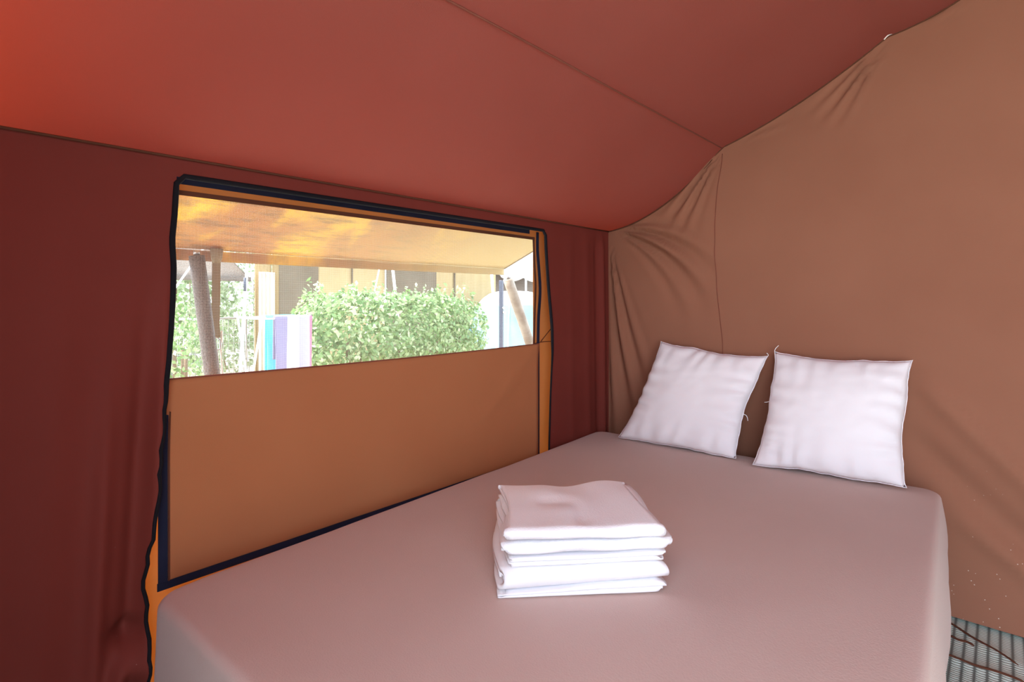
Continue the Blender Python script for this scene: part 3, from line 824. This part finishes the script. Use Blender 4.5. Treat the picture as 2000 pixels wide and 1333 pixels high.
# tension strap with a buckle
s0 = on_x(423, 492, AX + 0.03); s1 = on_x(421, 628, AX + 0.03); s2 = on_x(423, 660, AX + 0.03); s3 = on_x(428, 720, AX + 0.03)
so = empty('tension_strap', (s0.x, s0.y, s3.z))
def srel(pts): return [Vector(p) - so.location for p in pts]
nrm = (CAM - s0); nrm.z = 0; nrm.normalize()
st = strip('webbing', srel([s0 + (s1 - s0) * (i / 12) for i in range(13)]), 0.0165, 0.004, nrm, 'tan_webbing', so)
MB().tube(srel([s0 + Vector((0, 0, 0.012)), s0 - Vector((0, 0, 0.03)), s0 - Vector((0, 0, 0.05))]), [0.026, 0.022, 0.014], 10).build('knot', 'tan_webbing', so)
strip('folded_end', srel([s1, s2]), 0.015, 0.009, nrm, 'tan_webbing', so)
MB().tube(srel([s2 + Vector((0, 0, 0.004)), s2 - Vector((0, 0.016, 0.012)), s2 - Vector((0, 0.016, 0.05)), s2 - Vector((0, 0, 0.055)), s2 + Vector((0, 0.016, -0.05)), s2 + Vector((0, 0.016, -0.012))]), 0.005, 6, closed=True).build('buckle', 'steel_dull', so)
rt = s2 - Vector((0, 0, 0.05))
MB().tube(srel(resample([s2 + nrm * 0.01 + Vector((0, 0.02, 0.03)), on_x(433, 668, AX + 0.03), on_x(432, 700, AX + 0.03), Vector((AX + 0.03, s3.y + 0.06, GZ))], 20)), 0.004, 6).build('rope', 'rope_white', so)
MB().tube(srel(resample([rt, s3, Vector((AX + 0.03, s3.y - 0.02, GZ))], 10)), 0.004, 6).build('rope', 'rope_white', so)
tag(so, 'tan webbing strap with buckle hanging beside the brown pole', 'strap')

# ground outside
structure(MB().box((-20, 10, GZ - 0.05), (90, 90, 0.1)).build('ground', 'ground_soil', None, False))

# ------------------------------------------------------------------ plants
def leaves_mesh(points, normals, size, name, material, parent, jitter=0.6):
    n = len(points); vs = np.zeros((n * 4, 3)); 
    d = normals + rng.normal(0, jitter, (n, 3)); d /= np.linalg.norm(d, axis=1)[:, None]
    r_ = rng.normal(0, 1, (n, 3)); a = np.cross(d, r_); a /= np.linalg.norm(a, axis=1)[:, None]; b = np.cross(d, a)
    sz = size * rng.uniform(0.6, 1.25, n)[:, None]
    vs[0::4] = points - a * sz * 0.9; vs[1::4] = points + b * sz * 0.5 + d * sz * 0.12; vs[2::4] = points + a * sz * 0.9; vs[3::4] = points - b * sz * 0.5 + d * sz * 0.12
    me = bpy.data.meshes.new(name)
    me.vertices.add(n * 4); me.vertices.foreach_set('co', vs.ravel())
    me.loops.add(n * 4); me.loops.foreach_set('vertex_index', np.arange(n * 4, dtype=np.int32))
    me.polygons.add(n); me.polygons.foreach_set('loop_start', np.arange(0, n * 4, 4, dtype=np.int32)); me.polygons.foreach_set('loop_total', np.full(n, 4, dtype=np.int32))
    me.update(calc_edges=True); me.validate()
    me.materials.append(MATS[material])
    o = bpy.data.objects.new(name, me); C.objects.link(o); o.parent = parent; o['kind'] = 'stuff'
    return o
def blob(n, size, lump, seed, box=True):
    """points near the surface of a rounded, lumpy clipped shape of half-size (sx, sy, sz) centred on the origin"""
    d = rng.normal(0, 1, (n, 3)); d /= np.linalg.norm(d, axis=1)[:, None]
    pw = 5.0 if box else 2.2
    k = (np.abs(d) ** pw).sum(1) ** (-1 / pw)
    p = d * k[:, None]
    l = np.array([noise.noise(Vector(tuple(q * 3.2)) + Vector((seed, 0, 0))) for q in p])
    p = p * (1 + lump * l - np.abs(rng.normal(0, 0.10, n)))[:, None]
    nn = d / np.array(size); nn /= np.linalg.norm(nn, axis=1)[:, None]
    return p * np.array(size), nn
def shrub(name, centre, half, n, size, material, label, cat, lump=0.12, box=True, seed=0.0, shoots=0, group=None):
    o = empty(name, (centre[0], centre[1], GZ))
    p, nn = blob(n, half, lump, seed, box)
    p[:, 2] += centre[2] - GZ
    ex = []; en = []
    stems = MB()
    for _ in range(shoots):
        x, y = rng.uniform(-half[0] * 0.7, half[0] * 0.9), rng.uniform(-half[1] * 0.9, half[1] * 0.9)
        h = rng.uniform(0.04, 0.16); z0 = centre[2] - GZ + half[2] * 0.95
        tx, ty = rng.uniform(-.05, .05), rng.uniform(-.05, .05)
        for q in range(7):
            f = q / 6; ex.append((x + tx * f + rng.uniform(-.015, .015), y + ty * f + rng.uniform(-.015, .015), z0 + h * f)); en.append((0.4, 0, 0.8))
    if ex: p = np.vstack([p, np.array(ex)]); nn = np.vstack([nn, np.array(en)])
    keep = p[:, 2] > 0.01
    leaves_mesh(p[keep], nn[keep], size, 'foliage', material, o)
    for i in range(5):
        x, y = rng.uniform(-half[0] * .4, half[0] * .1), rng.uniform(-half[1] * .6, half[1] * .6)
        MB().tube(resample([(x * .8, y * .8, 0), (x, y, (centre[2] - GZ) * 0.6), (x * 1.1, y * 1.05, centre[2] - GZ + half[2] * 0.3)], 6), 0.012, 6).build('stem', 'bark', o)
    return tag(o, label, cat, group)
h0 = on_x(632, 700, -2.45); h1 = on_x(972, 700, -2.45)
hy0, hy1 = h0.y, h1.y
shrub('hedge', (-2.95, (hy0 + hy1) / 2, 0.60), (0.50, (hy1 - hy0) / 2, 0.625), 24000, 0.030, 'hedge_leaf', 'clipped leafy green hedge outside the window', 'hedge', lump=0.10, shoots=60, seed=3)
def bush_at(px, py, x, half, n, size, label, seed, material='pale_leaf'):
    c = on_x(px, py, x)
    return shrub('shrub', (c.x, c.y, max(c.z, half[2] * 0.6)), half, n, size, material, label, 'shrub', lump=0.22, box=False, seed=seed)
bush_at(338, 735, -2.3, (0.30, 0.20, 0.50), 1700, 0.022, 'light green bush at the foot of the brown awning pole', 11, 'hedge_leaf')
bush_at(350, 590, -10.0, (0.7, 0.95, 1.3), 3000, 0.07, 'pale trees far behind the fence, left of the brown pole', 12)
bush_at(130, 590, -8.0, (0.6, 0.9, 1.2), 2600, 0.06, 'green tree beyond the near end of the wire fence', 19)
bush_at(470, 585, -12.5, (0.7, 1.7, 1.3), 3500, 0.07, 'pale grey-green tree far behind the wire fence', 13)
bush_at(465, 705, -8.3, (0.5, 1.3, 0.55), 2600, 0.05, 'low green bush at the bottom of the wire fence', 14)

# ------------------------------------------------------------------ wire fence
FX = -7.6
g0 = on_x(335, 625, FX); g1 = on_x(545, 625, FX)
fence = empty('wire_fence', (FX, g0.y, GZ))
tag(fence, 'thin metal wire fence behind the strap and pole', 'fence')
FH = g0.z - GZ
L = g1.y - g0.y
mb = MB()
k = 0.0
while k <= L:
    mb.tube([(0, k, 0), (0, k, FH)], 0.005, 4); k += 0.08
z = 0.1
while z < FH:
    mb.tube([(0.004, 0, z), (0.004, L, z)], 0.005, 4); z += 0.14
w = mb.build('wire_mesh', 'steel_dull', fence); w['kind'] = 'stuff'
MB().tube([(0, -0.05, FH), (0, L + 0.05, FH)], 0.016, 8).build('top_rail', 'steel_dull', fence)
for i in range(4):
    MB().tube([(-0.02, L * i / 3, 0), (-0.02, L * i / 3, FH + 0.05)], 0.022, 8).build('post', 'steel_dull', fence)

# ------------------------------------------------------------------ neighbouring tent with beige walls
NX = -6.0
def wp(px, py): return on_x(px, py, NX)
ny0, ny1 = wp(497, 600).y, wp(968, 600).y
NT = 2.05
nt_ = empty('neighbour_tent', (NX, ny0, GZ))
tag(nt_, 'sand coloured canvas tent with brown panels beyond the hedge', 'tent')
def npart(name, px0, px1, z0, z1, material, dx=0.0, waves=0.01, nw=5):
    ya, yb_ = wp(px0, 600).y, wp(px1, 600).y
    mb = MB().grid(lambda s_, t: (NX + dx + waves * math.sin(s_ * nw * 2 * PI) * (1 - 0.5 * t), ya + (yb_ - ya) * s_, z0 + (z1 - z0) * t), 40, 6)
    return thick(rel(nt_, mb).build(name, material, nt_), 0.004)
npart('wall_panel', 497, 530, GZ, NT, 'beige_canvas')
npart('wall_panel', 530, 545, GZ, NT, 'beige_canvas', 0.02)
npart('brown_panel', 543, 620, 0.84, NT, 'taupe_canvas', 0.03, 0.012, 3)
npart('wall_panel', 543, 620, GZ, 0.86, 'beige_canvas', 0.0)
npart('wall_panel', 620, 686, GZ, NT, 'beige_canvas', 0.01)
npart('wall_panel', 686, 752, GZ, NT, 'beige_canvas', 0.0)
npart('brown_panel', 752, 850, GZ, NT, 'taupe_canvas', 0.03, 0.012, 4)
npart('wall_panel', 850, 886, GZ, NT, 'beige_canvas', 0.01)
npart('wall_panel', 886, 968, GZ, NT, 'beige_canvas', 0.0)
rel(nt_, MB().tube([wp(686, 700) + Vector((0.03, 0, 0)), Vector((NX + 0.03, wp(686, 700).y, NT))], 0.012, 6)).build('wall_seam', 'taupe_canvas', nt_)
rel(nt_, MB().tube([wp(886, 700) + Vector((0.03, 0, 0)), Vector((NX + 0.03, wp(886, 700).y, NT))], 0.016, 6)).build('wall_seam', 'taupe_canvas', nt_)
thick(rel(nt_, MB().grid(lambda s_, t: (NX + 0.45 - 2.8 * t, ny0 - 0.15 + (ny1 - ny0 + 0.3) * s_, NT - 0.02 + 1.2 * t), 20, 8)).build('roof', 'beige_canvas', nt_), 0.006)
npart('tied_curtain', 497, 528, GZ, 1.55, 'pale_curtain', 0.14, 0.035, 4)
# brown porch canopy to the left of it
pc = empty('porch_canopy', (NX + 0.1, wp(300, 500).y, 0))
tag(pc, 'grey-brown canvas porch canopy beyond the fence, left of the sand tent', 'canopy')
cya, cyb = wp(300, 540).y, wp(484, 540).y
cz = wp(420, 545).z
thick(rel(pc, MB().grid(lambda s_, t: (NX + 0.1 - 2.0 * t, cya + (cyb - cya) * s_, cz + 0.9 * t + 0.01 * math.sin(s_ * 9)), 30, 8)).build('canopy', 'grey_brown_canvas', pc), 0.006)
thick(rel(pc, MB().grid(lambda s_, t: (NX + 0.11, cya + (cyb - cya) * s_, cz - 0.03 + 0.06 * t), 30, 2)).build('valance', 'grey_brown_canvas', pc), 0.006)
p0 = on_x(484, 500, NX + 0.2); p1 = on_x(466, 715, NX + 0.2)
pf = Vector((NX + 0.2, p1.y, GZ))
rel(pc, MB().tube([p0, pf], 0.020, 8)).build('pole', 'white_enamel', pc)
rel(pc, MB().tube([Vector((p0.x + .03, p0.y - .05, cz - 0.16)), Vector((p0.x + .03, p0.y - .05, cz + 0.02))], 0.018, 8)).build('clamp', 'dark_metal', pc)
# guy ropes
def rope(label, a, b, r=0.007):
    o = MB().tube([Vector(a) - Vector(a) * 0 - Vector(b), (0, 0, 0)], r, 6).build('guy_rope', 'rope_white', None, True, b)
    return tag(o, label, 'rope', 'white guy ropes outside')
ga = on_x(398, 485, -3.0); gb = on_x(330, 580, -3.0)
rope('white guy rope slanting down left of the brown pole', ga, gb + (gb - ga) * ((gb.z - GZ) / (ga.z - gb.z)), 0.008)
ga = on_x(743, 515, -4.2); gb = on_x(731, 572, -4.2)
rope('thin white guy rope in front of the sand tent wall', ga, gb + (gb - ga) * ((gb.z - GZ) / (ga.z - gb.z)), 0.009)
ga = on_x(766, 515, -4.4); gb = on_x(772, 572, -4.4)
rope('thick white guy rope before the far brown panel', ga, gb + (gb - ga) * ((gb.z - GZ) / (ga.z - gb.z)), 0.018)
ga = on_x(960, 530, -3.95); gb = on_x(963, 572, -3.95)
rope('white guy rope near the awning corner', ga, gb + (gb - ga) * ((gb.z - GZ) / (ga.z - gb.z)), 0.02)

# ------------------------------------------------------------------ drying rack with towels
RX = -2.25
r0 = on_x(512, 614, RX); r1 = on_x(608, 624, RX)
rk = empty('drying_rack', (RX, r0.y, GZ))
tag(rk, 'white metal clothes rack holding towels outside', 'clothes rack')
RZ = on_x(560, 622, RX).z - GZ
RL = r1.y - r0.y
for dx in (0, -0.14, -0.28, -0.42):
    MB().tube([(dx, 0, RZ), (dx, RL, RZ)], 0.006, 6).build('rail', 'white_enamel', rk)
for y_ in (0, RL):
    MB().tube([(0.005, y_, RZ), (-0.425, y_, RZ)], 0.008, 6).build('end_bar', 'white_enamel', rk)
    MB().tube([(0.0, y_, RZ), (-0.42, y_, 0)], 0.008, 6).build('leg', 'white_enamel', rk)
    MB().tube([(-0.42, y_, RZ), (0.0, y_, 0)], 0.008, 6).build('leg', 'white_enamel', rk)
def hung(name, px0, px1, dx, front, back, material, label):
    ya, yb_ = on_x(px0, 630, RX + dx).y, on_x(px1, 630, RX + dx).y
    wd = yb_ - ya
    top = RZ + GZ + 0.010
    def fn(s_, t):
        # over the rail: front side down, over the top, back side down
        tot = front + back + 0.03
        a = t * tot
        if a < front: z = top - (front - a); x = 0.012
        elif a < front + 0.03: q = (a - front) / 0.03 * PI; z = top + 0.010 * math.sin(q); x = 0.012 * math.cos(q)
        else: z = top - (a - front - 0.03); x = -0.012
        ww = 0.02 * math.sin(s_ * 9 + 1) * smooth(top, top - 0.3, z)
        return (s_, -x - (ww if x > 0 else -0.3 * abs(ww)), z - 0.05 * s_ * (1 if (a < front) else 0) * smooth(front, 0, a))
    o = thick(MB().grid(fn, 24, 40).build(name, material), 0.006)
    o.scale = (wd, 1, 1); o.rotation_euler = (0, 0, PI / 2); o.location = (RX + dx, ya, 0)
    return tag(o, label, 'towel', 'towels on the clothes rack')
hung('hanging_towel', 535, 608, 0.0, 0.40, 0.30, 'striped_cloth', 'purple and white striped towel hanging on the clothes rack')
hung('hanging_towel', 519, 575, -0.14, 0.50, 0.45, 'blue_towel_cloth', 'turquoise blue towel hanging behind the striped towel')

# ------------------------------------------------------------------ far right: post, dome tent, grey tent
pp = on_x(979, 548, -3.6); pb = on_x(983, 672, -3.6)
po = MB().box((0, 0, (pp.z - GZ) / 2), (0.05, 0.055, pp.z - GZ), 0.3).build('fence_post', 'dark_metal', None, False, (pp.x, pp.y, GZ)); bevel(po, 0.006)
tag(po, 'dark metal post at the end of the hedge', 'post')
MB().tube([(0.03, 0, 1.06 - GZ), (0.055, 0, 1.06 - GZ)], 0.018, 10).build('bolt', 'steel_dull', po)
MB().tube([(0.03, 0.0, 1.00 - GZ), (0.06, 0.03, 0.99 - GZ)], 0.014, 8).build('hook', 'steel_dull', po)

dc = on_x(985, 600, -5.0)
dome = empty('dome_tent', (dc.x, dc.y + 0.25, GZ))
tag(dome, 'white and turquoise dome tent behind the pale awning pole', 'tent')
DH = on_x(985, 570, -5.0).z - GZ
def dome_pt(r0_, rx, ry, h, z0):
    def fn(s_, t):
        a = 2 * PI * s_; e = t
        rr = math.cos(e * PI / 2) ** 0.55
        ridge = 1 + 0.03 * math.cos(4 * a)
        return (rx * rr * math.cos(a) * ridge, ry * rr * math.sin(a) * ridge, z0 + h * math.sin(e * PI / 2))
    return fn
f_ = dome_pt(0, 0.75, 1.05, DH, 0)
merged(MB().grid(lambda s_, t: f_(s_, t * 0.62), 48, 14).build('lower_shell', 'turquoise_shell', dome))
merged(MB().grid(lambda s_, t: Vector(f_(s_, 0.62 + t * 0.38)), 48, 12).build('upper_shell', 'white_shell', dome))
for a in (PI / 4, 3 * PI / 4, 5 * PI / 4, 7 * PI / 4):
    MB().tube([Vector(f_(a / (2 * PI), t / 16)) * 1.004 for t in range(17)], 0.010, 6).build('pole_sleeve', 'white_shell', dome)

gt_x = -9.0
gq = empty('marquee', (gt_x, on_x(1010, 600, gt_x).y, GZ))
tag(gq, 'pale grey canvas tent with a scalloped edge beyond the awning corner', 'tent')
ga0, ga1 = on_x(975, 540, gt_x).y, on_x(1130, 540, gt_x).y
gz_ = on_x(1020, 541, gt_x).z
thick(rel(gq, MB().grid(lambda s_, t: (gt_x + 0.05 - 2.5 * t, ga0 + (ga1 - ga0) * s_, gz_ + 1.5 * t), 20, 8)).build('roof', 'grey_canvas', gq), 0.006)
thick(rel(gq, MB().grid(lambda s_, t: (gt_x + 0.06, ga0 + (ga1 - ga0) * s_, gz_ + 0.01 - t * (0.05 + 0.11 * abs(math.sin(s_ * 4 * PI)))), 64, 3)).build('scalloped_edge', 'grey_canvas', gq), 0.006)
thick(rel(gq, MB().grid(lambda s_, t: (gt_x - 0.5 + 0.03 * math.sin(s_ * 50), ga0 - 1.2 + (ga1 - ga0 + 1.2) * s_, GZ + (gz_ - GZ + 0.1) * t), 60, 4)).build('wall_panel', 'grey_brown_canvas', gq), 0.006)
gp = on_x(1027, 560, gt_x + 0.1)
rel(gq, MB().tube([(gp.x, gp.y, GZ), (gp.x, gp.y, gz_)], 0.03, 8)).build('pole', 'white_enamel', gq)

# ------------------------------------------------------------------ unseen tree, crown added and placed to shade the tent roof
tree_c = Vector((-1.2, -0.45, 7.2))
tree = empty('added_shade_tree', (-3.6, -2.4, GZ))
tc_rel = tree_c - tree.location
n = 13000
d = rng.normal(0, 1, (n, 3)); d /= np.linalg.norm(d, axis=1)[:, None]
p = d * (rng.uniform(0, 1, n) ** 0.45)[:, None] * np.array((2.1, 1.9, 1.1)) + np.array(tuple(tc_rel))
leaves_mesh(p, d, 0.06, 'foliage', 'pale_leaf', tree, 1.5)
MB().tube(resample([(0, 0, 0), (0.2, 0.1, 2.5), (0.9, 0.5, 5.0), tuple(tc_rel)], 16), [0.14 - 0.11 * i / 16 for i in range(17)], 10).build('added_trunk', 'bark', tree)
for q in ((0.9, 0.5, 0.2), (-0.9, 0.4, 0.1), (0.3, -1.0, 0.2), (0.6, 1.1, 0.0)):
    MB().tube(resample([(0.7, 0.4, 4.6), tuple(tc_rel + Vector(q) * 0.5), tuple(tc_rel + Vector(q))], 8), [0.05 - 0.04 * i / 8 for i in range(9)], 8).build('added_branch', 'bark', tree)
tag(tree, 'unseen leafy tree added over the tent to shade its roof', 'tree')
